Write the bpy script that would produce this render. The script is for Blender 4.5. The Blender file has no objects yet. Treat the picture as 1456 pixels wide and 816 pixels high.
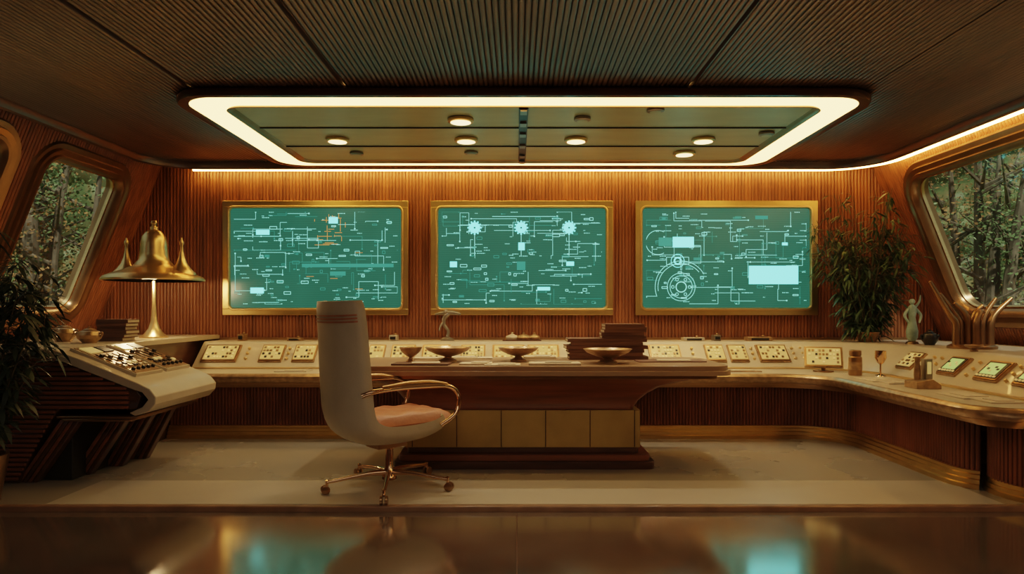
import bpy, math, random
from mathutils import Vector, Matrix, noise
R=random.Random(7)
pi=math.pi
# ------------------------------------------------------------------ materials
def nt(m):
    m.use_nodes=True
    return m.node_tree.nodes, m.node_tree.links, m.node_tree.nodes['Principled BSDF']
def mat(name,col,rough=.5,metal=0,var=0,vscale=(8,8,8),em=None,es=0,bump=0,bscale=40,ior=1.5,coat=0,rvar=0):
    m=bpy.data.materials.new(name); N,L,p=nt(m)
    p.inputs['Base Color'].default_value=(*col,1); p.inputs['Roughness'].default_value=rough
    p.inputs['Metallic'].default_value=metal; p.inputs['IOR'].default_value=ior
    p.inputs['Coat Weight'].default_value=coat
    tc=N.new('ShaderNodeTexCoord')
    if var>0 or rvar>0:
        mp=N.new('ShaderNodeMapping'); mp.inputs['Scale'].default_value=vscale
        L.new(tc.outputs['Object'],mp.inputs['Vector'])
        n=N.new('ShaderNodeTexNoise'); n.inputs['Scale'].default_value=1; n.inputs['Detail'].default_value=6
        L.new(mp.outputs[0],n.inputs['Vector'])
        if var>0:
            r=N.new('ShaderNodeValToRGB')
            r.color_ramp.elements[0].position=.3; r.color_ramp.elements[1].position=.7
            r.color_ramp.elements[0].color=(*[c*(1-var) for c in col],1)
            r.color_ramp.elements[1].color=(*[min(1,c*(1+var)) for c in col],1)
            L.new(n.outputs['Fac'],r.inputs[0]); L.new(r.outputs[0],p.inputs['Base Color'])
        if rvar>0:
            mr=N.new('ShaderNodeMapRange'); mr.inputs['From Min'].default_value=.3; mr.inputs['From Max'].default_value=.7
            mr.inputs['To Min'].default_value=max(.02,rough-rvar); mr.inputs['To Max'].default_value=rough+rvar
            L.new(n.outputs['Fac'],mr.inputs['Value']); L.new(mr.outputs[0],p.inputs['Roughness'])
    if bump>0:
        n2=N.new('ShaderNodeTexNoise'); n2.inputs['Scale'].default_value=bscale; n2.inputs['Detail'].default_value=4
        L.new(tc.outputs['Object'],n2.inputs['Vector'])
        b=N.new('ShaderNodeBump'); b.inputs['Strength'].default_value=bump; b.inputs['Distance'].default_value=.01
        L.new(n2.outputs['Fac'],b.inputs['Height']); L.new(b.outputs[0],p.inputs['Normal'])
    if em:
        p.inputs['Emission Color'].default_value=(*em,1); p.inputs['Emission Strength'].default_value=es
    return m
M_wall=mat('ribbed_walnut',(.265,.105,.045),.42,var=.3,vscale=(14,14,1.2))
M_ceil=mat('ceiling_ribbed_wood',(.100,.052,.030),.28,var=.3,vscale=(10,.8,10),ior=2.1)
M_dark=mat('dark_walnut',(.09,.036,.019),.35,var=.35,vscale=(3,3,20),coat=.3)
M_ribd=mat('ribbed_mahogany',(.22,.078,.036),.38,var=.3,vscale=(6,6,2))
M_desk=mat('desk_walnut',(.22,.076,.034),.3,var=.3,vscale=(1.5,10,20),coat=.3)
M_dtop=mat('desk_top_satin',(.40,.27,.17),.28,var=.12,vscale=(1.5,8,8),coat=.3)
M_cream=mat('cream_laminate',(.53,.46,.355),.32,var=.06,vscale=(5,5,5),coat=.2)
M_creamL=mat('cream_leather',(.52,.465,.355),.42,var=.05,bump=.12,bscale=120)
M_brownL=mat('tan_leather',(.42,.18,.095),.45,var=.15,bump=.2,bscale=60)
M_brass=mat('brushed_brass',(.80,.58,.30),.32,.92,var=.08,vscale=(3,3,30))
M_gold=mat('gold_trim',(.68,.48,.21),.32,.95,var=.08)
M_goldp=mat('gold_panel',(.52,.39,.16),.42,.5,var=.15,vscale=(4,4,4))
M_bronze=mat('bronze_frame',(.36,.22,.115),.3,.85,var=.1)
M_chrome=mat('rose_bronze_polished',(.75,.52,.35),.14,1)
M_black=mat('black_plastic',(.02,.018,.015),.35)
M_grey=mat('grey_metal',(.34,.31,.26),.35,.8)
M_cpanel=mat('ceiling_panel_bronze',(.46,.54,.38),.38,.3,var=.08,vscale=(2,8,2))
M_beige=mat('beige_floor',(.36,.33,.27),.27,var=.05,vscale=(.8,.8,.8),rvar=.03,ior=1.8)
M_beige2=mat('beige_floor_highlight',(.54,.49,.40),.25,var=.05,vscale=(1.5,1.5,1.5),ior=1.8)  # paler beige that carries the floor highlight in its colour
M_gloss=mat('polished_concrete',(.135,.108,.088),.125,var=.18,vscale=(1.8,1.8,1.8),ior=5.5,rvar=.03,bump=.012,bscale=6)
M_nose=mat('step_nosing',(.28,.17,.105),.3,var=.2)
M_paper=mat('paper',(.55,.47,.35),.7,var=.05)
M_book=mat('book_cloth_brown',(.15,.075,.045),.6,var=.3,vscale=(3,3,60))
M_clay=mat('bronze_ceramic',(.42,.28,.16),.3,.5,var=.3,vscale=(20,20,20))
M_teal=mat('celadon_glaze',(.30,.42,.38),.3,var=.3,vscale=(12,12,12))
M_leaf=mat('bamboo_leaf',(.09,.15,.070),.45,var=.5,vscale=(9,9,9))
M_leafd=mat('dark_leaf',(.03,.048,.026),.5,var=.5,vscale=(9,9,9))
M_stem=mat('plant_stem',(.10,.08,.035),.6)
M_bark=mat('tree_bark',(.22,.18,.13),.9,var=.5,vscale=(9,9,2))
M_ground=mat('forest_ground',(.12,.12,.05),.95,var=.6,vscale=(2,2,2))
M_al=mat('autumn_leaves',(.34,.20,.08),.8,var=.4,vscale=(1,1,1))
M_gl=mat('olive_leaves',(.15,.22,.09),.8,var=.4,vscale=(1,1,1))
M_pl=mat('pale_leaves',(.31,.38,.21),.8,var=.3,vscale=(1,1,1))
M_ring=mat('ring_light',(1,.9,.7),.5,em=(1,.60,.19),es=5.0)
M_cove=mat('cove_light',(1,.8,.5),.5,em=(1,.54,.15),es=34)
M_down=mat('downlight',(1,.8,.5),.5,em=(1,.66,.30),es=4)
M_disp=mat('amber_display',(.4,.28,.12),.3,em=(.85,.60,.20),es=.40)
M_dispg=mat('green_display',(.2,.3,.1),.3,em=(.45,.62,.18),es=.7)
M_key=mat('key_cream',(.7,.55,.3),.4,em=(1,.72,.28),es=.25)
M_line=mat('schematic_line',(.02,.1,.09),.5,em=(.30,.92,.76),es=1.25)
M_fill=mat('schematic_fill',(.02,.1,.09),.5,em=(.20,.95,.88),es=2.0)
M_orange=mat('schematic_orange',(.1,.06,.02),.5,em=(1,.48,.10),es=.7)
M_dim=mat('schematic_dim',(.01,.04,.03),.5,em=(.05,.32,.24),es=.9)
def screenmat():
    m=bpy.data.materials.new('teal_screen_glass'); N,L,p=nt(m)
    p.inputs['Base Color'].default_value=(.008,.02,.015,1); p.inputs['Roughness'].default_value=.25
    tc=N.new('ShaderNodeTexCoord'); w=N.new('ShaderNodeTexWave'); w.bands_direction='Z'; w.inputs['Scale'].default_value=16
    L.new(tc.outputs['Object'],w.inputs['Vector'])
    n=N.new('ShaderNodeTexNoise'); n.inputs['Scale'].default_value=2.2; L.new(tc.outputs['Object'],n.inputs['Vector'])
    r=N.new('ShaderNodeValToRGB'); r.color_ramp.elements[0].color=(.018,.085,.055,1); r.color_ramp.elements[1].color=(.034,.150,.102,1)
    mx=N.new('ShaderNodeMath'); mx.operation='MULTIPLY_ADD'; mx.inputs[1].default_value=.5
    L.new(w.outputs['Fac'],mx.inputs[0]); 
    m2=N.new('ShaderNodeMath'); m2.operation='MULTIPLY'; m2.inputs[1].default_value=.6
    L.new(n.outputs['Fac'],m2.inputs[0]); L.new(m2.outputs[0],mx.inputs[2])
    L.new(mx.outputs[0],r.inputs[0]); L.new(r.outputs[0],p.inputs['Emission Color']); p.inputs['Emission Strength'].default_value=1.0
    return m
M_screen=screenmat()
def glassmat():
    m=bpy.data.materials.new('window_glass'); m.use_nodes=True; N=m.node_tree.nodes; L=m.node_tree.links
    N.remove(N['Principled BSDF']); o=N['Material Output']
    t=N.new('ShaderNodeBsdfTransparent'); g=N.new('ShaderNodeBsdfGlossy'); g.inputs['Roughness'].default_value=.03
    t.inputs[0].default_value=(.9,.93,.92,1)
    mx=N.new('ShaderNodeMixShader'); mx.inputs[0].default_value=.08
    L.new(t.outputs[0],mx.inputs[1]); L.new(g.outputs[0],mx.inputs[2]); L.new(mx.outputs[0],o.inputs[0])
    return m
M_glass=glassmat()
# ------------------------------------------------------------------ geometry builder
def catmull(pts,k=6):
    P=[Vector(p) for p in pts]; P=[P[0]*2-P[1]]+P+[P[-1]*2-P[-2]]; out=[]
    for i in range(1,len(P)-2):
        a,b,c,d=P[i-1],P[i],P[i+1],P[i+2]
        for j in range(k):
            t=j/k
            out.append(.5*((2*b)+(c-a)*t+(2*a-5*b+4*c-d)*t*t+(3*b-a-3*c+d)*t**3))
    out.append(P[-2]); return out
class B:
    def __init__(s): s.v=[];s.f=[];s.m=[];s.mats=[]
    def mi(s,m):
        if m not in s.mats: s.mats.append(m)
        return s.mats.index(m)
    def add(s,vs,fs,m,M=None):
        o=len(s.v); k=s.mi(m)
        for v in vs:
            v=Vector(v); s.v.append(M@v if M else v)
        for f in fs: s.f.append([i+o for i in f]); s.m.append(k)
    def box(s,c,d,m,M=None):
        x,y,z=c;a,b,h=d[0]/2,d[1]/2,d[2]/2
        vs=[(x+i*a,y+j*b,z+k*h) for i in(-1,1) for j in(-1,1) for k in(-1,1)]
        s.add(vs,[(0,1,3,2),(4,6,7,5),(0,4,5,1),(2,3,7,6),(0,2,6,4),(1,5,7,3)],m,M)
    def lathe(s,pr,m,c=(0,0,0),n=36,M=None,sx=1,sy=1):
        vs=[];fs=[]
        for r,z in pr:
            for i in range(n):
                a=2*pi*i/n; vs.append((c[0]+r*math.cos(a)*sx,c[1]+r*math.sin(a)*sy,c[2]+z))
        for j in range(len(pr)-1):
            for i in range(n):
                i2=(i+1)%n; fs.append((j*n+i,j*n+i2,(j+1)*n+i2,(j+1)*n+i))
        if pr[0][0]>1e-5: fs.append(list(range(n))[::-1])
        if pr[-1][0]>1e-5: fs.append([(len(pr)-1)*n+i for i in range(n)])
        s.add(vs,fs,m,M)
    def ball(s,c,r,m,n=16,M=None,sc=(1,1,1)):
        pr=[(max(1e-6,r*math.sin(pi*i/n)),-r*math.cos(pi*i/n)*sc[2]) for i in range(n+1)]
        s.lathe(pr,m,c,n*2,M,sc[0],sc[1])
    def tube(s,pts,r,m,n=10,k=0,M=None,sq=1):
        P=catmull(pts,k) if k else [Vector(p) for p in pts]
        L=len(P); rs=r if hasattr(r,'__len__') else [r]*2
        vs=[];fs=[];up=None
        for i,p in enumerate(P):
            t=(P[min(i+1,L-1)]-P[max(i-1,0)]).normalized()
            if up is None:
                up=Vector((0,0,1)) if abs(t.z)<.9 else Vector((1,0,0))
            u=(up-t*up.dot(t)).normalized(); up=u; w=t.cross(u)
            q=i/(L-1)*(len(rs)-1); q0=min(int(q),len(rs)-2); rr=rs[q0]+(rs[q0+1]-rs[q0])*(q-q0)
            for j in range(n):
                a=2*pi*j/n; vs.append(p+u*math.cos(a)*rr*sq+w*math.sin(a)*rr)
        for i in range(L-1):
            for j in range(n):
                j2=(j+1)%n; fs.append((i*n+j,i*n+j2,(i+1)*n+j2,(i+1)*n+j))
        fs.append(list(range(n))[::-1]); fs.append([(L-1)*n+j for j in range(n)])
        s.add(vs,fs,m,M)
    def prism(s,poly,h0,h1,m,fn=None):
        n=len(poly); fn=fn or (lambda x,y,h:(x,y,h))
        vs=[fn(x,y,h0) for x,y in poly]+[fn(x,y,h1) for x,y in poly]
        fs=[list(range(n))[::-1],[n+i for i in range(n)]]+[(i,(i+1)%n,n+(i+1)%n,n+i) for i in range(n)]
        s.add(vs,fs,m)
    def sweep(s,path,prof,m,closed=False,cprof=False,fn=None,caps=False):
        fn=fn or (lambda x,y,h:(x,y,h)); n=len(path); vs=[]
        for i in range(n):
            a=path[i-1] if (closed or i>0) else path[i]; b=path[(i+1)%n] if (closed or i<n-1) else path[i]
            dx,dy=b[0]-a[0],b[1]-a[1]; l=math.hypot(dx,dy) or 1; nx,ny=dy/l,-dx/l
            for o,h in prof: vs.append(fn(path[i][0]+nx*o,path[i][1]+ny*o,h))
        k=len(prof); fs=[]
        for i in range(n if closed else n-1):
            i2=(i+1)%n
            for j in range(k if cprof else k-1):
                j2=(j+1)%k; fs.append((i*k+j,i2*k+j,i2*k+j2,i*k+j2))
        if caps and not closed: fs.append(list(range(k))); fs.append([(n-1)*k+j for j in range(k)][::-1])
        s.add(vs,fs,m)
    def ribs(s,path,z0,z1,pitch,depth,m,off=0):
        D=[0]
        for i in range(1,len(path)): D.append(D[-1]+math.dist(path[i],path[i-1]))
        tot=D[-1]; nr=max(1,round(tot/pitch)); vs=[]; fs=[]; seg=0
        T=[0,.12,.32,.5,.68,.88]
        ss=[(i+t)/nr*tot for i in range(nr) for t in T]+[tot]
        for q,sv in enumerate(ss):
            while seg<len(path)-2 and D[seg+1]<sv: seg+=1
            f=(sv-D[seg])/max(1e-9,D[seg+1]-D[seg]); a,b=path[seg],path[seg+1]
            l=math.dist(a,b); nx,ny=(b[1]-a[1])/l,-(b[0]-a[0])/l
            t=T[q%6]; h=depth*math.sqrt(max(0,1-(2*t-1)**2))+off
            x=a[0]+(b[0]-a[0])*f+nx*h; y=a[1]+(b[1]-a[1])*f+ny*h
            vs+= [(x,y,z0),(x,y,z1)]
            if q: fs.append((2*q-2,2*q,2*q+1,2*q-1))
        s.add(vs,fs,m)
    def make(s,name,loc=(0,0,0),rz=0,bevel=0,parent=None,sharp=35):
        me=bpy.data.meshes.new(name); me.from_pydata([tuple(v) for v in s.v],[],s.f)
        for m in s.mats: me.materials.append(m)
        me.polygons.foreach_set('material_index',s.m); me.polygons.foreach_set('use_smooth',[True]*len(s.f))
        me.update(); me.set_sharp_from_angle(angle=math.radians(sharp))
        ob=bpy.data.objects.new(name,me); bpy.context.scene.collection.objects.link(ob)
        ob.location=loc; ob.rotation_euler=(0,0,rz)
        if bevel:
            md=ob.modifiers.new('bevel','BEVEL'); md.width=bevel; md.segments=2; md.limit_method='ANGLE'; md.angle_limit=math.radians(40)
        if parent: ob.parent=parent
        return ob
def arc(cx,cy,r,a0,a1,n=10):
    return [(cx+r*math.cos(math.radians(a0+(a1-a0)*i/n)),cy+r*math.sin(math.radians(a0+(a1-a0)*i/n))) for i in range(n+1)]
def rrect(x0,y0,x1,y1,r,n=8):
    return arc(x1-r,y1-r,r,0,90,n)+arc(x0+r,y1-r,r,90,180,n)+arc(x0+r,y0+r,r,180,270,n)+arc(x1-r,y0+r,r,270,360,n)
def PX(px,d): return (px-735)/970.667*d
def PZ(py,d): return 1.2-(py-440)/970.667*d

# ------------------------------------------------------------------ room shell
TA=.4; AL=math.atan(TA); CA,SA=math.cos(AL),math.sin(AL)
def wallx(z): return 4.95-TA*z
YB=7.4; Y0=-1.5; TOP=2.95
b=B(); b.box((0,(4.19+7.6)/2,-.06),(10.2,3.41,.12),M_beige); 
b.make('floor')
b=B(); b.box((.05,4.49,.001),(5.9,.58,.004),M_beige2); b.make('floor_highlight_strip')  # bright band on the floor, painted in as a paler strip
b=B()
b.box((0,1.3,-.10),(10.2,5.78,.14),M_gloss); b.make('floor_foreground')
b=B(); b.box((0,4.175,-.02),(9.9,.05,.046),M_nose); b.make('trim_1',bevel=.008)
b=B(); b.box((0,2.0,-.0295),(.006,4.2,.002),M_dark); b.make('trim_2')
T=[0,.12,.32,.5,.68,.88]
b=B(); vs=[];fs=[];pitch=.036; n=int(9.9/pitch); q=0
for i in range(n):
    for t in T:
        x=-4.95+(i+t)*pitch; h=.013*math.sqrt(max(0,1-(2*t-1)**2)); zt=min(TOP,max(0.01,(4.95-abs(x))/TA))
        vs+=[(x,YB-h,0),(x,YB-h,zt)]
        if q: fs.append((2*q-2,2*q,2*q+1,2*q-1))
        q+=1
b.add(vs,fs,M_wall); b.prism([(-4.95,0),(4.95,0),(wallx(TOP),TOP),(-wallx(TOP),TOP)],YB+.005,YB+.1,M_wall,fn=lambda x,z,h:(x,h,z))
b.make('wall_back')
def W(sgn):
    return lambda y,v,h: (sgn*(4.95-v*SA-h*CA), y, v*CA-h*SA)
WN=0
def sidewall(sgn,name,holes):
    global WN
    b=B(); fn=W(sgn); vtop=TOP/CA
    def lim(y):
        for (y0,v0,y1,v1,r) in holes:
            if y0<y<y1:
                e=0
                if y<y0+r: e=r-math.sqrt(max(0,r*r-(y0+r-y)**2))
                if y>y1-r: e=r-math.sqrt(max(0,r*r-(y-y1+r)**2))
                return v0+e,v1-e
        return 2.0,2.0
    vs=[];fs=[];q=0;n=int((YB-Y0)/.036)
    for i in range(n+1):
        for t in T:
            y=Y0+(i+t)*.036; h=.012*math.sqrt(max(0,1-(2*t-1)**2)); l,u=lim(y)
            vs+=[fn(y,0,h),fn(y,l,h),fn(y,u,h),fn(y,vtop,h)]
            if q: fs+=[(4*q-4,4*q,4*q+1,4*q-3),(4*q-2,4*q+2,4*q+3,4*q-1)]
            q+=1
    b.add(vs,fs,M_wall); b.make(name)
    for k,(y0,v0,y1,v1,r) in enumerate(holes):
        g=B(); P=rrect(y0,v0,y1,v1,r)
        prof=[(-.02,-.12),(-.02,-.02),(-.01,.02),(.01,.045),(.035,.05),(.045,.03),(.075,.04),(.09,.045),(.10,.02),(.135,.028),(.145,.03),(.155,.015),(.17,.0)]
        g.sweep(P,prof,M_bronze,closed=True,fn=fn)
        g.sweep(P,[(-.015,-.04),(-.035,-.035),(-.035,-.065),(-.015,-.07)],M_brass,closed=True,fn=fn)
        g.prism(P,-.056,-.052,M_glass,fn=fn)
        WN+=1
        g.make('window_%d'%WN)
v0,v1=1.18/CA,2.50/CA
sidewall(-1,'wall_left',[(5.74,v0,6.84,v1,.15),(3.9,v0,5.30,v1,.15)])
sidewall(1,'wall_right',[(2.6,v0,6.86,v1,.22)])
b=B(); b.box((0,Y0-.05,1.45),(9.9,.1,3.1),M_dark); b.make('wall_front')
b=B(); b.box((0,(Y0+YB)/2,3.0),(8.2,YB-Y0+.2,.08),M_dark); b.make('roof_light_block')  # unseen slab added above the ceiling to block outside light
CZ=2.76; XL,XR,YE,RC=-3.80,3.72,7.2,.5
b=B(); vs=[];fs=[];q=0; n=int((XR-XL)/.034)
for i in range(n+1):
    for t in T:
        x=XL+(i+t)*.034
        if x>XR: continue
        e=0
        if x<XL+RC: e=RC-math.sqrt(max(0,RC*RC-(XL+RC-x)**2))
        if x>XR-RC: e=RC-math.sqrt(max(0,RC*RC-(x-XR+RC)**2))
        z=CZ-.013*math.sqrt(max(0,1-(2*t-1)**2))
        for sx in (-2.28,-1.2,1.2,2.45):
            if abs(x-sx)<.010: z=CZ+.012
        vs+=[(x,Y0,z),(x,YE-e,z)]
        if q: fs.append((2*q-2,2*q,2*q+1,2*q-1))
        q+=1
b.add(vs,fs,M_ceil)
edge=[(XL,Y0)]+arc(XL+RC,YE-RC,RC,180,90,12)+arc(XR-RC,YE-RC,RC,90,0,12)+[(XR,Y0)]
b.sweep(edge,[(.05,CZ-.005),(.05,CZ-.03),(.03,CZ-.075),(.0,CZ-.085),(-.02,CZ-.07),(-.02,CZ+.06),(.05,CZ+.06)],M_ceil)
b.make('ceiling')
b=B(); b.prism(edge,CZ+.06,CZ+.08,M_dark); b.make('ceiling_backing')
o=.075
cov=[(-3.45,YE+o),(XR-RC,YE+o)]+arc(XR-RC,YE-RC,RC+o,90,0,14)[1:]+[(XR+o,Y0+.2)]
b=B(); b.tube([(x,y,CZ-.072) for x,y in cov],.013,M_cove,n=8); b.make('cove_light_strip')
b=B(); b.sweep(cov,[(-.05,CZ-.02),(-.05,CZ),(.03,CZ),(.03,CZ-.02)],M_dark,cprof=True); b.make('trim_3')
# ceiling ring fixture
cx=.05; FZ=2.69
b=B()
out=rrect(cx-2.46,4.80,cx+2.46,7.06,.26,10); inn=rrect(cx-2.21,4.99,cx+2.21,6.90,.14,10)
mx=rrect(cx-2.50,4.75,cx+2.50,7.11,.30,10)
n=len(out)
b.sweep(mx,[(.0,CZ),(.03,CZ-.03),(.03,FZ+.01),(.02,FZ-.006),(-.02,FZ-.008),(-.05,FZ)],M_dark,closed=True)
vs=[(x,y,FZ) for x,y in out]+[(x,y,FZ) for x,y in inn]
b.add(vs,[(i,(i+1)%n,n+(i+1)%n,n+i) for i in range(n)],M_ring)
b.sweep(inn,[(.0,FZ),(.01,FZ-.012),(-.01,FZ-.012),(-.035,FZ+.0),(-.05,FZ+.012)],M_bronze,closed=True)
b.add([(x,y,FZ+.012) for x,y in inn],[list(range(n))],M_cpanel)
for y in (5.63,6.27): b.box((cx,y,FZ+.008),(4.34,.012,.012),M_black)
b.box((cx+.0,5.95,FZ+.0),(.07,1.86,.03),M_black)
for y in (5.08,5.42,5.75,6.15,6.55,6.8): b.box((cx,y,FZ-.015),(.05,.10,.03),M_grey)
DL=[]
for (px,py,lit) in [(655,171,1),(663,199,1),(480,199,1),(819,199,1),(1000,199,1),(973,218,1),(828,169,0),(932,156,0),(507,218,0),(670,217,0),(1090,190,0)]:
    d=1.49*970.667/(440-py); x=PX(px,d); r=.092 if lit else .055
    b.lathe([(r,.01),(r+.010,.006),(r+.010,-.012),(r-.01,-.018)],M_brass if lit else M_grey,(x,d,FZ),28)
    b.lathe([(r-.012,-.020),(.001,-.022)],M_down if lit else M_cpanel,(x,d,FZ),28)
    if lit: DL.append((x,d))
b.make('ceiling_ring_light')
for x,y in DL:
    l=bpy.data.lights.new('downlight_beam','SPOT'); l.energy=42; l.color=(1,.80,.56); l.spot_size=math.radians(125); l.spot_blend=.8; l.shadow_soft_size=.07
    o_=bpy.data.objects.new('downlight_beam',l); o_.location=(x,y,FZ-.03); bpy.context.scene.collection.objects.link(o_)

# ------------------------------------------------------------------ counters
rimp=[(-3.25,6.15),(2.3,6.15)]+arc(2.3,5.73,.42,90,0,12)[1:]+[(2.72,4.35)]+arc(3.07,4.3,.35,180,265,10)
basep=[(-3.25,6.4),(2.55,6.4)]+arc(2.55,5.92,.48,90,0,12)[1:]+[(3.03,4.75)]+arc(3.23,4.75,.2,180,235,5)
conp=[(-3.19,6.7),(2.65,6.7)]+arc(2.65,6.1,.6,90,0,14)[1:]+[(3.25,3.9)]
CT=.62
b=B()
b.sweep(basep,[(.07,0),(.07,.03),(.055,.036),(.055,.062),(.04,.068),(.04,.092),(.025,.098),(.025,.116),(0,.12)],M_gold)
b.ribs(basep,.11,.52,.030,.012,M_ribd)
b.sweep(rimp,[(-.28,.475),(-.16,.48),(-.15,.495),(-.10,.50),(-.09,.515),(-.05,.52),(-.04,.535),(-.01,.54)],M_bronze)
b.sweep(rimp,[(-.012,.54),(.0,.555),(.012,.575),(.012,.595),(.0,.61),(-.02,CT)],M_clay)
tp=[(-3.25,6.8)]+[(x,y+.018) if i<2 else (x+.016,y+.008) for i,(x,y) in enumerate(rimp)]+[(4.0,3.97),(4.0,6.9)]
b.add([(x,y,CT) for x,y in tp],[list(range(len(tp)))],M_cream)
b.sweep(conp,[(.02,CT),(0,.635),(-.02,.655),(-.245,.855),(-.275,.872),(-.30,.875)],M_cream)
b.sweep(conp,[(.03,CT+.001),(.03,CT+.012),(.0,CT+.016)],M_brass)
ledge=[(-3.19,7.0),(2.65,7.0)]+arc(2.65,6.1,.9,90,0,14)[1:]+[(3.55,3.9),(4.5,3.9),(4.5,7.36),(-3.19,7.36)]
b.prism(ledge,.84,.875,M_cream)
b.sweep([(-3.19,7.36),(4.4,7.36)],[(0,.875),(.03,.875),(.03,.90),(0,.90)],M_bronze)
b.make('wraparound_control_counter',bevel=0)
b=B()
b.lathe([(.36,0),(.36,.03),(.35,.035),(.35,.06),(.34,.065),(.34,.09),(.325,.1)],M_gold,(3.45,4.42,0),48)
nn=70
for i in range(nn):
    a=2*pi*i/nn; b.tube([(3.45+.325*math.cos(a),4.42+.325*math.sin(a),.09),(3.45+.325*math.cos(a),4.42+.325*math.sin(a),.46)],.0145,M_ribd,n=6)
b.lathe([(.325,.09),(.325,.46)],M_ribd,(3.45,4.42,0),48)
b.make('ribbed_pedestal')

# console instruments
def inst(b,w,h,M,kind=0):
    b.box((0,0,.008),(w,h,.016),M_clay,M)
    b.box((0,0,.018),(w*.95,h*.92,.012),M_bronze,M)
    if kind==2:
        b.box((0,0,.024),(w*.86,h*.78,.006),M_black,M)
        b.box((-.02*w,.04*h,.028),(w*.66,h*.56,.004),M_dispg,M)
        for i in range(5): b.box((-.3*w+i*.13*w,(.12-.1*(i%3))*h,.031),(w*.09,h*.08,.003),R.choice([M_key,M_black]),M)
        for i in range(6): b.box((-.36*w+i*.145*w,-.33*h,.030),(w*.08,h*.07,.008),M_key,M)
        return
    b.box((0,0,.024),(w*.88,h*.80,.006),M_disp,M)
    nx=max(3,int(w/.035)); ny=4
    for i in range(nx):
        for j in range(ny):
            if R.random()<.3: continue
            x=(-.5+(i+.5)/nx)*w*.82; y=(-.5+(j+.5)/ny)*h*.74
            b.box((x,y,.030),(w*.82/nx*.66,h*.74/ny*.5,.008),R.choice([M_key,M_key,M_clay,M_bronze,M_black]),M)
sl=math.atan2(.2,.225)
def con_back(x): 
    return Matrix.Translation((x,6.72+.1125,.755))@Matrix.Rotation(sl,4,'X')
def con_right(y):
    return Matrix.Translation((3.27+.1125,y,.755))@Matrix.Rotation(-pi/2,4,'Z')@Matrix.Rotation(sl,4,'X')
b=B()
for x0,x1,k in [(290,340,0),(371,404,1),(418,450,0),(524,547,1),(556,590,0),(600,640,1),(655,690,0),(700,746,0),(750,795,0),(923,968,0),(1003,1030,1),(1036,1062,1),(1077,1120,0)]:
    w=(x1-x0)/970.667*6.83; inst(b,w,.235,con_back(PX((x0+x1)/2,6.83)),k)
for px in (352,410,461,512,905,985,1070,1128,1140):
    M=con_back(PX(px,6.83))
    for j in (-.07,0,.07): b.lathe([(.014,0),(.014,.02),(.009,.024)],M_brass,(0,j,0),12,M)
b.make('console_keypad_panels')
b=B()
for y,w,k in [(5.85,.22,1),(5.27,.22,2),(4.83,.24,2),(4.45,.22,2),(4.12,.18,2)]:
    inst(b,w,.20,con_right(y),k)
for y in (5.6,5.5,5.05,4.64):
    M=con_right(y)
    for j in (-.07,0,.07): b.lathe([(.012,0),(.012,.02),(.008,.024)],M_brass,(0,j,0),12,M)
b.make('console_green_displays')
b=B()
M=Matrix.Translation((PX(1172,6.35),6.37,.75))@Matrix.Rotation(-.35,4,'Z')@Matrix.Rotation(sl+.25,4,'X')
inst(b,.33,.22,M,0)
b.lathe([(.09,0),(.09,.012),(.02,.02),(.018,.08),(.03,.12)],M_bronze,(PX(1172,6.35),6.37,CT),24)
b.make('tilted_keypad_monitor')
b=B()
for px,w,h in [(345,.06,.07),(420,.14,.03),(505,.12,.04),(560,.08,.06),(985,.22,.035),(1078,.26,.04),(1018,.07,.06)]:
    x=PX(px,7.12); b.box((x,7.12,.875+h/2),(w,.12,h),R.choice([M_clay,M_grey,M_cream])); b.box((x,7.055,.875+h/2),(w*.7,.012,h*.5),M_black)
    b.lathe([(.018,0),(.018,.012),(.01,.018)],M_bronze,(x+w*.2,7.12,.875+h),12)
b.make('console_top_devices',bevel=.004)

# ------------------------------------------------------------------ left console
b=B(); Ya,Yb=4.70,5.62
body=[(-4.5,.885),(-3.23,.885),(-2.64,.655),(-2.60,.60),(-2.63,.51),(-3.16,.515),(-3.31,.32),(-3.44,0),(-4.55,0)]
fnx=lambda x,z,h:(x,h,z)
b.prism(body,Ya+.02,Yb,M_dark,fn=fnx)
for k in range(26):
    z=.03+k*.033
    if z>.87: break
    xr=-2.66 if .52<z<.655 else (-2.67-(z-.655)/.23*.57 if z>=.655 else -3.44+.28*min(1,z/.5))
    b.box(((-4.45+xr)/2-.01,Ya+.014,z),(xr+4.45-.02,.02,.022),M_ribd)
shell=[(-4.5,.93),(-3.20,.93),(-3.0,.86),(-2.60,.695),(-2.52,.655),(-2.475,.60),(-2.48,.55),(-2.53,.495),(-2.62,.47),(-2.66,.49),(-2.57,.53),(-2.53,.58),(-2.57,.63),(-2.66,.66),(-3.23,.885),(-4.5,.885)]
b.prism(shell,Ya-.02,Yb,M_cream,fn=fnx)
b.prism([(-4.5,.93),(-3.20,.93),(-3.20,.885),(-4.5,.885)],Yb,7.36,M_cream,fn=fnx)
b.prism([(-4.3,.885),(-3.26,.885),(-3.26,.0),(-4.3,0)],Yb,7.3,M_dark,fn=fnx)
for k,zz in enumerate((.455,.435)):
    b.box((-2.90,(Ya+Yb)/2,zz),(.56-.08*k,Yb-Ya-.02,.018),M_bronze)
for (y,xt,xb) in [(4.73,-3.02,-3.33),(4.95,-2.80,-3.10),(5.22,-2.76,-3.02),(5.48,-2.74,-2.98)]:
    for s in range(4):
        o=s*.035
        b.prism([(xt-o,.45),(xt-o-.032,.45),(xb-o-.032,0),(xb-o,0)],y,y+.07,M_desk if s%2 else M_dark,fn=fnx)
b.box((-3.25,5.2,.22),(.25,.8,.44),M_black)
b.make('sloped_control_console',bevel=.006)
b=B(); a=math.atan2(.93-.695,.6)
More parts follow.
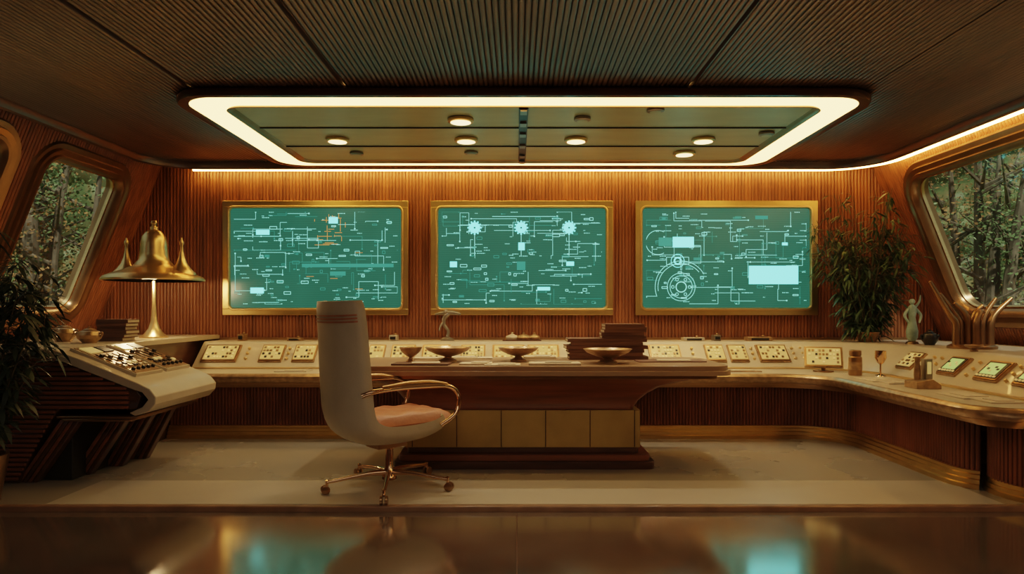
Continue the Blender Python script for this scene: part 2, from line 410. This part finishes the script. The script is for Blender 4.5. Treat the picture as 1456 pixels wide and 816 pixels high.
def LC(y,s):
    return Matrix.Translation((-2.60-s*math.cos(a),y,.70+s*math.sin(a)))@Matrix.Rotation(a,4,'Y')
for y,h in ((4.97,.36),(5.39,.36)):
    M=LC(y,.33); b.box((0,0,.008),(.50,h,.024),M_cream,M); b.box((0,0,.02),(.47,h-.03,.008),M_clay,M)
    b.box((-.17,-.07,.027),(.09,.14,.008),M_disp,M); b.box((-.17,.08,.027),(.09,.11,.008),M_black,M)
    for j in range(5):
        yy=-.13+j*.065
        b.box((-.03,yy,.026),(.13,.010,.004),M_black,M); b.box((-.03+R.uniform(-.045,.045),yy,.036),(.02,.032,.022),M_grey if j%2 else M_black,M)
        for i in range(2): b.box((.08+i*.045,yy,.029),(.028,.038,.012),R.choice([M_cream,M_key,M_bronze,M_black]),M)
        b.lathe([(.014,.022),(.013,.042),(.006,.046)],M_black,(.19,yy,0),14,M)
b.make('mixing_control_panel')

# ------------------------------------------------------------------ desk
b=B()
def slab(x0,x1,y0,y1,z0,z1,m,r=.08): b.prism(rrect(x0,y0,x1,y1,r,6),z0,z1,m)
slab(-.93,1.04,5.12,5.95,0,.055,M_dark,.06); slab(-.90,1.01,5.15,5.92,.055,.10,M_desk,.06)
slab(-.84,.93,5.22,5.88,.10,.145,M_dark,.03)
slab(-.86,.945,5.22,5.88,.145,.43,M_goldp,.02)
for k in range(6): b.box((-.86+.34*k-.0+.06,5.218,.29),(.006,.01,.28),M_dark)
sec=[(.43,.0),(.445,.0),(.50,.03),(.56,.09),(.62,.18),(.66,.30),(.685,.42)]
rings=[]
for z,o in sec:
    rings.append([(x,y,z) for x,y in rrect(-.84-o*.75,5.24-min(.18,o*.5),.90+o*1.15,5.86+min(.06,o*.2),.05+o*.15,6)])
vs=[p for r_ in rings for p in r_]; n=len(rings[0]); fs=[]
for j in range(len(rings)-1):
    for i in range(n): fs.append((j*n+i,j*n+(i+1)%n,(j+1)*n+(i+1)%n,(j+1)*n+i))
fs.append(list(range(n))[::-1]); fs.append([(len(rings)-1)*n+i for i in range(n)])
b.add(vs,fs,M_desk)
slab(-1.24,1.50,5.03,5.95,.685,.715,M_bronze,.1)
slab(-1.30,1.60,4.97,5.98,.715,.75,M_dtop,.16)
slab(-1.28,1.58,4.99,5.97,.75,.785,M_dtop,.15)
b.make('executive_desk',bevel=.008)
DT=.785
def bowl(name,px,d,r,h,z=DT,m=M_clay,foot=.4):
    b=B(); b.lathe([(r*foot,0),(r*foot,.012),(r*.18,.03),(r*.16,h*.35),(r*.5,h*.5),(r*.85,h*.75),(r,h),(r*.96,h),(r*.8,h*.8),(r*.45,h*.58),(.001,h*.52)],m,n=36)
    return b.make(name,(PX(px,d),d,z))
bowl('pedestal_bowl',637,5.45,.185,.115); bowl('pedestal_bowl',737,5.5,.165,.11); bowl('pedestal_bowl',864,5.3,.19,.11)
bowl('footed_cup',584,5.35,.09,.12)
b=B()
for (x0,x1,y,h) in [(560,640,5.15,.012),(655,700,5.2,.010),(752,825,5.15,.016),(690,740,5.12,.006),(905,1000,5.45,.008),(590,700,5.78,.01),(745,790,5.8,.02)]:
    w=(x1-x0)/970.667*y; cxp=PX((x0+x1)/2,y)
    M=Matrix.Translation((cxp,y,DT+h/2))@Matrix.Rotation(R.uniform(-.06,.06),4,'Z'); b.box((0,0,0),(w,.2,h),R.choice([M_paper,M_book,M_paper]),M)
    M=Matrix.Translation((cxp+.03,y+.01,DT+h+.003))@Matrix.Rotation(R.uniform(-.3,.3),4,'Z'); b.box((0,0,0),(w*.5,.14,.005),R.choice([M_paper,M_cream]),M)
b.make('papers_and_folders')
def books(name,loc,w,dp,n,t,rz=0):
    b=B(); z=0
    for i in range(n):
        M=Matrix.Translation((R.uniform(-.02,.02),R.uniform(-.01,.01),z+t/2))@Matrix.Rotation(R.uniform(-.05,.05),4,'Z')
        ww=w*R.uniform(.86,1)
        b.box((0,.004,0),(ww-.01,dp-.008,t*.72),M_paper,M)
        for s in(-1,1): b.box((0,0,s*t*.42),(ww,dp,t*.14),M_book,M)
        b.box((0,-dp/2,0),(ww,.006,t*.95),M_book,M)
        z+=t
    return b.make(name,loc,rz)
books('book_stack',(PX(861,5.78),5.78,DT),.68,.28,6,.029)
books('book_stack',(PX(886,5.78),5.78,DT+.175),.38,.22,5,.024)
books('book_stack',(PX(166,5.9),5.9,.93),.27,.2,6,.031)
b=B(); b.lathe([(.075,0),(.075,.015),(.05,.03),(.02,.04)],M_grey)
b.tube([(0,0,.03),(.01,0,.10),(-.03,0,.16),(-.035,0,.22),(.0,0,.27),(.03,0,.285)],[.02,.016,.02,.028,.02],M_grey,10,6)
b.tube([(-.13,0,.275),(-.05,0,.285),(.05,0,.29),(.14,0,.275)],[.008,.02,.024,.012],M_grey,10,5)
b.tube([(-.035,0,.20),(-.07,-.02,.15),(-.08,-.03,.1)],[.014,.008],M_grey,8,5); b.ball((-.015,0,.30),.028,M_grey,10)
b.make('bronze_statuette',(PX(636,7.15),7.15,.875))
b=B()
for x,r in ((-.1,.07),(.02,.085),(.13,.06)):
    b.lathe([(r*.5,0),(r*.9,.015),(r,.035),(r*.85,.05),(r*.3,.065),(.012,.07),(.012,.085),(.001,.09)],M_paper if x<0 else M_clay,(x,0,0),24)
b.box((0,-.04,.004),(.4,.16,.008),M_book)
b.make('lidded_dishes',(PX(742,7.13),7.13,.875))
def pot(name,loc,r,h,m=M_clay):
    b=B(); b.lathe([(r*.6,0),(r*.62,.01),(r*.95,h*.3),(r,h*.5),(r*.8,h*.72),(r*.5,h*.8),(r*.52,h*.84),(r*.2,h*.92),(.012,h*.94),(.016,h),(.001,h*1.02)],m,n=30)
    for s in (-1,1): b.tube([(s*r*.9,0,h*.6),(s*r*1.15,0,h*.65),(s*r*1.1,0,h*.45),(s*r*.95,0,h*.4)],.008,m,8,4)
    return b.make(name,loc)
pot('lidded_pot',(PX(91,5.75),5.75,.93),.10,.15); pot('lidded_pot',(PX(138,5.6),5.5,.93),.09,.13)

# ------------------------------------------------------------------ lamp
b=B()
b.lathe([(.125,0),(.125,.012),(.09,.035),(.05,.09),(.03,.16),(.022,.24),(.016,.34),(.016,.58)],M_brass,n=40)
b.lathe([(.43,.545),(.45,.545),(.45,.56),(.43,.585),(.36,.615),(.26,.65),(.18,.69),(.135,.745),(.125,.80),(.118,.90),(.105,.965),(.075,1.01),(.045,1.03),(.035,1.035),(.035,1.06),(.02,1.07),(.02,1.085),(.03,1.10),(.02,1.12),(.001,1.125)],M_brass,n=56)
b.lathe([(.43,.545),(.34,.60),(.2,.645),(.02,.68)],M_cream,n=56)
for s in (-1,1):
    b.lathe([(.13,.60),(.125,.62),(.085,.66),(.05,.71),(.028,.77),(.016,.83),(.012,.88),(.02,.90),(.02,.92),(.008,.94),(.008,.955),(.001,.96)],M_brass,(s*.265,0,0),28)
b.ball((0,0,.60),.05,M_down,10)
b.make('brass_bell_lamp',(PX(219,6.55),6.55,.93))
pl=bpy.data.lights.new('bell_lamp_bulb','POINT'); pl.energy=18; pl.color=(1,.66,.33); pl.shadow_soft_size=.06
o=bpy.data.objects.new('bell_lamp_bulb',pl); o.location=(PX(219,6.55),6.47,1.44); bpy.context.scene.collection.objects.link(o)

# ------------------------------------------------------------------ wall screens
def screen(x0,x1,kind):
    d=7.36; s=d/970.667
    X0,X1=PX(x0,d),PX(x1,d); Z0,Z1=PZ(448,d),PZ(286,d); w=X1-X0; h=Z1-Z0
    b=B(); fn=lambda x,z,t:(x,-t,z)
    t=.068
    for (ax,az,bw,bh) in [(0,h/2-t/2,w,t),(0,-h/2+t/2,w,t),(-w/2+t/2,0,t,h-2*t),(w/2-t/2,0,t,h-2*t)]:
        b.box((ax,-.03,az),(bw,.06,bh),M_gold)
    P=rrect(-w/2+t,-h/2+t,w/2-t,h/2-t,.05,6)
    b.sweep(P,[(.02,.055),(.012,.07),(-.002,.07),(-.012,.05),(-.012,.03)],M_brass,closed=True,fn=fn)
    b.prism(P,.028,.040,M_screen,fn=fn)
    iw,ih=w/2-t-.05,h/2-t-.05; sc=s
    def rect(xa,za,xb,zb,m,dep=.0435):
        xa,xb=sorted((max(-iw,min(iw,xa)),max(-iw,min(iw,xb)))); za,zb=sorted((max(-ih,min(ih,za)),max(-ih,min(ih,zb))))
        if xb-xa<.001 or zb-za<.001: return
        b.add([(xa,-dep,za),(xb,-dep,za),(xb,-dep,zb),(xa,-dep,zb)],[(0,1,2,3)],m)
    lw=.0026
    def hl(xa,xb,z,m=M_line,l=lw): rect(xa,z-l,xb,z+l,m)
    def vl(x,za,zb,m=M_line,l=lw): rect(x-l,za,x+l,zb,m)
    def boxo(x,z,ww,hh,m=M_line): hl(x,x+ww,z,m);hl(x,x+ww,z+hh,m);vl(x,z,z+hh,m);vl(x+ww,z,z+hh,m)
    cxp=(x0+x1)/2; czp=367
    C=lambda px,py:((px-cxp)*sc,(czp-py)*sc)
    RR=random.Random(kind*31+5)
    for i in range(50):
        x,z=RR.uniform(-iw,iw),RR.uniform(-ih,ih); m=RR.choice([M_line,M_line,M_dim])
        for k in range(RR.randint(2,5)):
            if RR.random()<.6: x2=max(-iw,min(iw,x+RR.uniform(-.32,.32))); hl(x,x2,z,m,lw*.7); x=x2
            else: z2=max(-ih,min(ih,z+RR.uniform(-.2,.2))); vl(x,z,z2,m,lw*.7); z=z2
        rect(x-.007,z-.007,x+.007,z+.007,m)
    for i in range(46):
        x,z=RR.uniform(-iw,iw-.1),RR.uniform(-ih,ih-.06); ww,hh=RR.uniform(.02,.08),RR.uniform(.01,.03)
        boxo(x,z,ww,hh,RR.choice([M_line,M_dim]))
        if RR.random()<.3: rect(x+.005,z+.005,x+ww-.005,z+hh-.005,M_dim)
    for i in range(100):
        x,z=RR.uniform(-iw,iw),RR.uniform(-ih,ih)
        for k in range(RR.randint(2,6)):
            l=RR.uniform(.004,.013); rect(x,z,x+l,z+.007,M_line); x+=l+.006
    def ring(c,r,m=M_line,a0=0,a1=360,l=lw,n=40):
        vs=[];fs=[]
        for i in range(n+1):
            a=math.radians(a0+(a1-a0)*i/n)
            for q in (r-l,r+l):
                vs.append((max(-iw,min(iw,c[0]+q*math.cos(a))),-.044,max(-ih,min(ih,c[1]+q*math.sin(a)))))
            if i: fs.append((2*i-2,2*i,2*i+1,2*i-1))
        b.add(vs,fs,m)
    def fr(a,b_,c,d_,m=M_fill):
        p,q=C(a,b_),C(c,d_); rect(p[0],p[1],q[0],q[1],m,.045)
    if kind==1:
        fr(365,327,384,334); fr(468,309,481,318); fr(357,409,376,417); fr(470,386,492,392,M_dim)
        fr(430,375,560,380,M_dim)
        for i in range(26):
            p=C(RR.uniform(448,492),RR.uniform(298,352))
            if i%2: hl(p[0],p[0]+RR.uniform(.03,.16),p[1],M_orange,.0025)
            else: vl(p[0],p[1],p[1]+RR.uniform(-.14,.1),M_orange,.0025)
        for i in range(5):
            p=C(RR.uniform(430,520),RR.uniform(345,430)); hl(p[0],p[0]+.08,p[1],M_orange,.002)
    if kind==2:
        for px in (675,741,809):
            c=C(px,324); ring(c,.045,M_fill,l=.014); ring(c,.022,M_fill,l=.012)
            for k in range(12):
                a=k*pi/6; q=(c[0]+.068*math.cos(a),c[1]+.068*math.sin(a)); rect(q[0]-.008,q[1]-.008,q[0]+.008,q[1]+.008,M_fill)
            vl(c[0],c[1]-.07,c[1]-.3); 
        hl(C(700,0)[0],C(790,0)[0],C(0,308)[1]); 
        fr(764,408,782,413); fr(640,372,650,380); fr(737,345,746,356); fr(735,372,747,384,M_dim); fr(805,372,816,378)
    if kind==3:
        fr(1064,378,1134,404); fr(956,337,986,352); fr(936,338,955,350,M_dim); fr(1073,307,1091,312,M_dim); fr(1111,345,1119,349)
        c=C(968,408); ring(c,.15); ring(c,.12); ring(c,.055,M_line,l=.005); ring(c,.28,M_line,30,200); ring(c,.25,M_line,40,190)
        for k in range(6):
            a=k*pi/3; q=(c[0]+.09*math.cos(a),c[1]+.09*math.sin(a)); ring(q,.015,n=12)
        c2=C(963,371); ring(c2,.07,M_fill); ring(c2,.035,M_fill,l=.008); boxo(c2[0]-.12,c2[1]-.04,.24,.08)
        c3=C(935,345); ring(c3,.13,M_line,60,300)
    b.make('wall_display_screen',((X0+X1)/2,YB-.014,(Z0+Z1)/2),bevel=.004)
screen(318,581,1); screen(613,871,2); screen(903,1161,3)

# ------------------------------------------------------------------ chair
def chair():
    b=B()
    prof=catmull([(.37,.435,0),(.33,.385,0),(.22,.345,0),(.08,.33,0),(-.08,.33,0),(-.23,.35,0),(-.345,.42,0),(-.395,.53,0),(-.412,.70,0),(-.425,.90,0),(-.435,1.08,0),(-.445,1.20,0),(-.448,1.25,0)],4)
    prof=[(p.x,p.y) for p in prof]; n=len(prof)
    wk=[.235,.262,.275,.28,.288,.295,.300,.302,.298,.29,.28,.268,.242]
    def wd(u):
        q=u*(len(wk)-1); i=min(int(q),len(wk)-2); return wk[i]+(wk[i+1]-wk[i])*(q-i)
    def S(u,v,off):
        q=u*(n-1); i=min(int(q),n-2); f=q-i
        x=prof[i][0]+(prof[i+1][0]-prof[i][0])*f; z=prof[i][1]+(prof[i+1][1]-prof[i][1])*f
        a=prof[max(0,i-1)]; c=prof[min(n-1,i+2)]; dx,dz=c[0]-a[0],c[1]-a[1]; l=math.hypot(dx,dz); nx,nz=dz/l,-dx/l
        if nz<0 and u<.3: nx,nz=-nx,-nz
        if u>=.3 and nx<0: nx,nz=-nx,-nz
        cup=(.10 if u<.5 else .10-.02*(u-.5))*abs(v)**2.6+off
        w=wd(u)
        return (x+nx*cup, v*w*(1-.04*abs(v)**6), z+nz*cup)
    def surf(u0,u1,v0,v1,o0,o1,m,nu=40,nv=16):
        vs=[];fs=[]
        for o in (o0,o1):
            for i in range(nu+1):
                for j in range(nv+1):
                    u=u0+(u1-u0)*i/nu; v=v0+(v1-v0)*j/nv
                    vs.append(S(u,v,o))
        k=(nu+1)*(nv+1); I=lambda i,j,t:t*k+i*(nv+1)+j
        for i in range(nu):
            for j in range(nv):
                fs.append((I(i,j,0),I(i,j+1,0),I(i+1,j+1,0),I(i+1,j,0))); fs.append((I(i,j,1),I(i+1,j,1),I(i+1,j+1,1),I(i,j+1,1)))
        for i in range(nu): fs.append((I(i,0,0),I(i+1,0,0),I(i+1,0,1),I(i,0,1))); fs.append((I(i,nv,0),I(i,nv,1),I(i+1,nv,1),I(i+1,nv,0)))
        for j in range(nv): fs.append((I(0,j,0),I(0,j,1),I(0,j+1,1),I(0,j+1,0))); fs.append((I(nu,j,0),I(nu,j+1,0),I(nu,j+1,1),I(nu,j,1)))
        b.add(vs,fs,m)
    surf(0,1,-1,1,-.024,.024,M_creamL,56,20)
    surf(.53,.97,-.86,.86,.024,.062,M_brownL,30,14)
    def uz(z):
        for i in range(n-1):
            if i>n//2 and prof[i][1]<=z<=prof[i+1][1]: return (i+(z-prof[i][1])/(prof[i+1][1]-prof[i][1]))/(n-1)
        return .9
    for z in (1.115,1.135,1.155): surf(uz(z),uz(z+.010),-.96,.96,-.029,-.02,M_brownL,2,14)
    nu,nv=18,18; vs=[];fs=[]
    for t in (0,1):
        for i in range(nu+1):
            for j in range(nv+1):
                a=-1+2*i/nu; c=-1+2*j/nv
                k=((1-a**6)*(1-c**6))**.5
                x=.055+a*.325; y=c*.245
                puff=.070*k + .008*math.cos(a*pi*3)*math.cos(c*pi*3)*k
                z=.455+(puff if t else -.06*k)
                vs.append((x,y,z))
    k=(nu+1)*(nv+1)
    for i in range(nu):
        for j in range(nv):
            q=i*(nv+1)+j; fs.append((q,q+1,q+nv+2,q+nv+1)); fs.append((k+q,k+q+nv+1,k+q+nv+2,k+q+1))
    b.add(vs,fs,M_brownL)
    for s in (-1,1):
        y=s*.31
        b.tube([(-.36,s*.272,.67),(-.29,y,.695),(-.1,y,.705),(.12,y,.70),(.27,y,.685),(.345,y,.63),(.35,y,.56),(.31,y,.49),(.22,s*.285,.43)],.016,M_chrome,10,6)
        b.tube([(-.24,y,.712),(-.05,y,.722),(.12,y,.718),(.25,y,.70)],[.014,.022,.022,.014],M_bronze,10,6)
    b.box((-.02,0,.30),(.22,.16,.035),M_bronze)
    b.lathe([(.05,.285),(.045,.27),(.026,.26),(.026,.14),(.034,.13),(.034,.10),(.045,.09),(.05,.06),(.03,.05)],M_chrome,n=28)
    rot=math.radians(-42)
    for k in range(5):
        a=math.radians(-84+72*k)+rot
        c,s_=math.cos(a),math.sin(a)
        b.tube([(c*.03,s_*.03,.105),(c*.15,s_*.15,.105),(c*.32,s_*.32,.085),(c*.41,s_*.41,.075)],[.022,.016,.013,.012],M_chrome,10,5)
        b.lathe([(.010,.05),(.010,.085),(.016,.09),(.001,.095)],M_chrome,(c*.41,s_*.41,0),12)
        for e in (-.016,.016):
            MM=Matrix.Translation((c*.42-s_*e,s_*.42+c*e,.029))@Matrix.Rotation(a,4,'Z')@Matrix.Rotation(pi/2,4,'X')
            b.lathe([(.02,-.010),(.028,-.007),(.028,.007),(.02,.010)],M_bronze,(0,0,0),18,MM)
    b.make('high_back_swivel_chair',(-.86,4.60,.002),math.radians(42),sharp=50)
chair()

# ------------------------------------------------------------------ plants
def plant(name,loc,h,spread,ns,nl,ll,leaf,seed,potr=.12,poth=.2,lean=(0,0),sy=.8,tmin=.22,wid=.11,xmax=9):
    b=B(); r=random.Random(seed)
    b.lathe([(potr*.7,0),(potr*.75,.01),(potr,poth*.8),(potr*1.05,poth),(potr*.92,poth),(potr*.9,poth*.88),(.001,poth*.88)],M_bronze,n=28)
    for i in range(ns):
        a=r.uniform(0,2*pi); R0=spread*math.sqrt(r.random()); hh=h*r.uniform(.5,1)*(1-.25*(R0/spread)**2)
        ex,ey=math.cos(a)*R0+lean[0],math.sin(a)*R0*sy+lean[1]
        ex=min(ex,xmax-.2*(hh/h))
        P=catmull([(math.cos(a)*potr*.4,math.sin(a)*potr*.4,poth*.85),(ex*.35,ey*.35,poth+hh*.3),(ex*.7,ey*.7,poth+hh*.7),(ex,ey,poth+hh)],6)
        b.tube(P,[.006,.0025],M_stem,5)
        for k in range(nl):
            t=r.uniform(tmin,1); p=P[min(len(P)-1,int(t*(len(P)-1)))]
            da=r.uniform(0,2*pi); tw=r.uniform(.02,.16)
            q=p+Vector((math.cos(da)*tw,math.sin(da)*tw*sy,r.uniform(-.02,.08)))
            b.tube([p,q],[.002,.0012],M_stem,3)
            for mm in range(3):
                d2=da+r.uniform(-1,1); L=ll*r.uniform(.6,1.2); dr=r.uniform(-.9,.3)
                d=Vector((math.cos(d2)*math.cos(dr),math.sin(d2)*math.cos(dr)*sy,math.sin(dr))); sd=d.cross(Vector((r.uniform(-.3,.3),r.uniform(-.3,.3),1))).normalized()*L*wid
                m1=q+d*L*.35; m2=q+d*L*.7+Vector((0,0,-L*.08)); e=q+d*L+Vector((0,0,-L*.22))
                b.add([q,m1+sd,m1-sd,m2+sd*.8,m2-sd*.8,e],[(0,2,1),(1,2,4,3),(3,4,5)],leaf)
    return b.make(name,loc)
plant('potted_bamboo',(PX(1234,6.85),6.86,.875),1.50,.70,72,16,.13,M_leaf,3,potr=.11,poth=.10,sy=.40,tmin=.02,wid=.09,xmax=.50)
plant('potted_floor_plant',(-3.33,4.22,0),1.5,.36,34,17,.13,M_leafd,5,potr=.15,poth=.3,lean=(.03,0))
b=B()
b.lathe([(.055,0),(.05,.02),(.03,.03)],M_bronze,n=24)
b.lathe([(.03,.03),(.05,.06),(.055,.12),(.04,.19),(.03,.25),(.042,.31),(.035,.35),(.014,.375),(.001,.38)],M_teal,sx=1,sy=.8,n=20)
b.ball((0,0,.40),.026,M_teal,10)
for s in(-1,1): b.tube([(s*.035,0,.33),(s*.075,-.01,.27),(s*.05,-.03,.20)],[.016,.014,.008],M_teal,8,4)
b.tube([(.03,.01,.34),(.08,.02,.40),(.09,.02,.46)],[.014,.01,.004],M_teal,8,4)
b.make('celadon_figurine',(PX(1290,6.5),6.42,.875))
pot('lidded_pot',(PX(1322,6.25),6.25,.875),.07,.14,M_black)
b=B()
for k,(dx,dy,tx,tz,c) in enumerate([(-.13,0,-.13,.56,-.22),(-.08,.03,-.08,.46,-.17),(-.03,0,-.03,.38,-.12),(.03,.03,.03,.36,.08),(.08,0,.08,.42,.12),(.13,-.03,.13,.42,.18),(.0,-.05,.02,.30,.05)]):
    b.tube([(dx,dy,0),(dx,dy,.12),(dx*1.05,dy,.22),(tx+c*.3,dy,.30),(tx+c,dy,tz)],[.032,.032,.03,.024,.013],M_bronze,12,6)
b.lathe([(.18,0),(.18,.02),(.15,.035)],M_bronze)
b.make('curved_pipe_sculpture',(3.80,5.70,.875))
b=B()
for i,(x,y,w,dd,h) in enumerate([(0,0,.28,.2,.10),(.02,.02,.22,.16,.16),(-.02,-.3,.2,.2,.12),(.03,-.32,.12,.12,.18)]): b.box((x,y,h/2),(w,dd,h),M_dark if i%2 else M_clay)
for k in range(5): b.lathe([(.02,0),(.022,.1),(.012,.13),(.012,.16)],M_bronze,(-.08+.04*k,.0,.16 if k>0 and k<4 else .10),12)
b.make('storage_boxes',(4.05,5.15,.875),bevel=.006)
pot('lidded_pot',(3.75,4.72,.875),.08,.11,M_clay)
bowl('footed_cup',1385,5.3,.07,.05,z=.875)
b=B(); b.lathe([(.052,0),(.055,.01),(.055,.16),(.045,.17),(.045,.175),(.05,.178),(.05,.215),(.04,.222),(.001,.222)],M_bronze,n=28); b.lathe([(.0565,.05),(.0565,.12)],M_clay,n=28)
b.make('storage_jar',(PX(1216,6.02),6.02,CT))
b=B(); b.lathe([(.045,0),(.04,.008),(.008,.02),(.007,.10),(.03,.12),(.048,.16),(.045,.22),(.042,.22),(.044,.165),(.02,.125),(.001,.12)],M_chrome,n=28)
b.make('metal_goblet',(PX(1252,5.95),5.95,CT))
b=B()
b.prism([(-.09,0),(.09,0),(.09,.03),(.03,.07),(-.09,.05)],-.08,.08,M_clay,fn=lambda x,z,h:(x,h,z))
b.box((.03,0,.13),(.05,.06,.17),M_grey); b.box((.05,.08,.08),(.03,.05,.16),M_bronze); b.lathe([(.02,.05),(.024,.10),(.016,.2),(.02,.23)],M_clay,(-.03,.02,0),14)
b.box((.03,-.032,.15),(.03,.004,.09),M_disp)
b.make('desk_telephone',(PX(1312,5.05),5.05,CT),bevel=.004)
b=B()
for (x,y,w,d2) in [(2.95,5.6,.22,.3),(2.98,5.35,.2,.14),(3.0,4.55,.24,.3),(3.02,4.3,.2,.2),(2.1,6.42,.34,.2),(-2.1,6.42,.3,.2),(1.6,6.45,.25,.16)]:
    b.box((x,y,CT+.004),(w,d2,.008),R.choice([M_paper,M_cream,M_clay])); b.box((x+.02,y+.01,CT+.010),(w*.6,d2*.6,.005),M_paper)
b.make('loose_papers')

# ------------------------------------------------------------------ outdoors
b=B(); b.add([(-45,-20,-.6),(45,-20,-.6),(45,60,-.6),(-45,60,-.6)],[(0,1,2,3)],M_ground); b.make('forest_floor_ground')
r=random.Random(11)
b=B()
def leafq(c,s,m):
    u=Vector((r.gauss(0,1),r.gauss(0,1),r.gauss(0,1))).normalized()*s; w=u.orthogonal().normalized()*s*.6
    b.add([c-u,c+w,c+u,c-w],[(0,1,2,3)],m)
def tree(x,y,h,leafm,n,rt):
    o=Vector((x,y,-.6)); b.tube([o,o+Vector((r.uniform(-.3,.3),0,h*.4)),o+Vector((r.uniform(-.6,.6),r.uniform(-.3,.3),h))],[rt,rt*.7,.03],M_bark,8,6)
    for k in range(14):
        z=h*r.uniform(.12,.9); a=r.uniform(0,2*pi); L=r.uniform(.6,1.6)
        e=o+Vector((math.cos(a)*L,math.sin(a)*L,z+L*.5)); s0=o+Vector((0,0,z)); b.tube([s0,(e+s0)*.5,e],[.04,.02,.008],M_bark,5,3)
        m=r.choice(leafm)
        for q in range(n//14):
            leafq(e+Vector((r.gauss(0,.35),r.gauss(0,.35),r.gauss(0,.3))),r.uniform(.02,.05),m)
for sgn in (-1,1):
    for i in range(15):
        y=r.uniform(11,15.5); x=sgn*(y*r.uniform(.55,.92)+r.uniform(.2,1))
        tree(x,y,r.uniform(4.5,8),r.choice([[M_al,M_gl],[M_gl,M_pl],[M_gl,M_gl,M_al],[M_pl,M_gl]]),1500,r.uniform(.06,.2))
b.make('forest_trees')
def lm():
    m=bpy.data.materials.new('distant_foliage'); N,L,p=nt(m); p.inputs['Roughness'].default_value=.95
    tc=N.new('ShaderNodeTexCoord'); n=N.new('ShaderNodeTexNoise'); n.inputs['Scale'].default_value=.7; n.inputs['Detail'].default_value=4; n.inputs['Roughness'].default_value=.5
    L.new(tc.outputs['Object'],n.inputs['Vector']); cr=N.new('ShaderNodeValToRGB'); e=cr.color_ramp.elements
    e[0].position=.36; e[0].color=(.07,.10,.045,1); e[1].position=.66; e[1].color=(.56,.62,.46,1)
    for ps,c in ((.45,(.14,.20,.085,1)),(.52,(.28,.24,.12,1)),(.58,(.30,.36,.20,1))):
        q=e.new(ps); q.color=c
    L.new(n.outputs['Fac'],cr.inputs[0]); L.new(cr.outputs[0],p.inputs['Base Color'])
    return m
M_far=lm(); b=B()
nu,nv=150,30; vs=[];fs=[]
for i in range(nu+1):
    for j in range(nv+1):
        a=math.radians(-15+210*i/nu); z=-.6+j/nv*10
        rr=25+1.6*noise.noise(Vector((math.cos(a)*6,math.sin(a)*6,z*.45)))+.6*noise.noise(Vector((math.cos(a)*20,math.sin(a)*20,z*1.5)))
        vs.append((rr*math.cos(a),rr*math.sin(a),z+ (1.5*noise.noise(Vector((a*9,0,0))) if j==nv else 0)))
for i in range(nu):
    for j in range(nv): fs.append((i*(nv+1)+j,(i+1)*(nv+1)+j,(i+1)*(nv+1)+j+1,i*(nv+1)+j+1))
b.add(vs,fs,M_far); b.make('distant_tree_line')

# ------------------------------------------------------------------ lights, world, camera
sun=bpy.data.lights.new('sun','SUN'); sun.energy=2.6; sun.color=(1,.93,.78); sun.angle=.05
o=bpy.data.objects.new('sun',sun); o.rotation_euler=(math.radians(42),0,math.radians(8)); bpy.context.scene.collection.objects.link(o)
def area(name,loc,sx,sy,e,col,rot=(0,0,0)):
    l=bpy.data.lights.new(name,'AREA'); l.shape='RECTANGLE'; l.size=sx; l.size_y=sy; l.energy=e; l.color=col
    o=bpy.data.objects.new(name,l); o.location=loc; o.rotation_euler=rot; bpy.context.scene.collection.objects.link(o)
area('front_fill_light',(0,.6,2.70),4.5,1.4,36,(1,.82,.62))  # fill lamp added out of view to brighten chair and foreground
w=bpy.data.worlds.new('World'); bpy.context.scene.world=w; w.use_nodes=True
bg=w.node_tree.nodes['Background']; bg.inputs[0].default_value=(.64,.74,.66,1); bg.inputs[1].default_value=.5
try:
    bpy.context.scene.view_settings.view_transform='Filmic'
    for lk in ('Filmic - Medium High Contrast','Medium High Contrast'):
        try: bpy.context.scene.view_settings.look=lk; break
        except Exception: pass
except Exception: pass
cam=bpy.data.cameras.new('camera'); cam.lens=24; cam.sensor_width=36; cam.shift_y=32/1456; cam.shift_x=-7/1456
o=bpy.data.objects.new('camera',cam); o.location=(0,0,1.2); o.rotation_euler=(pi/2,0,0)
bpy.context.scene.collection.objects.link(o); bpy.context.scene.camera=o
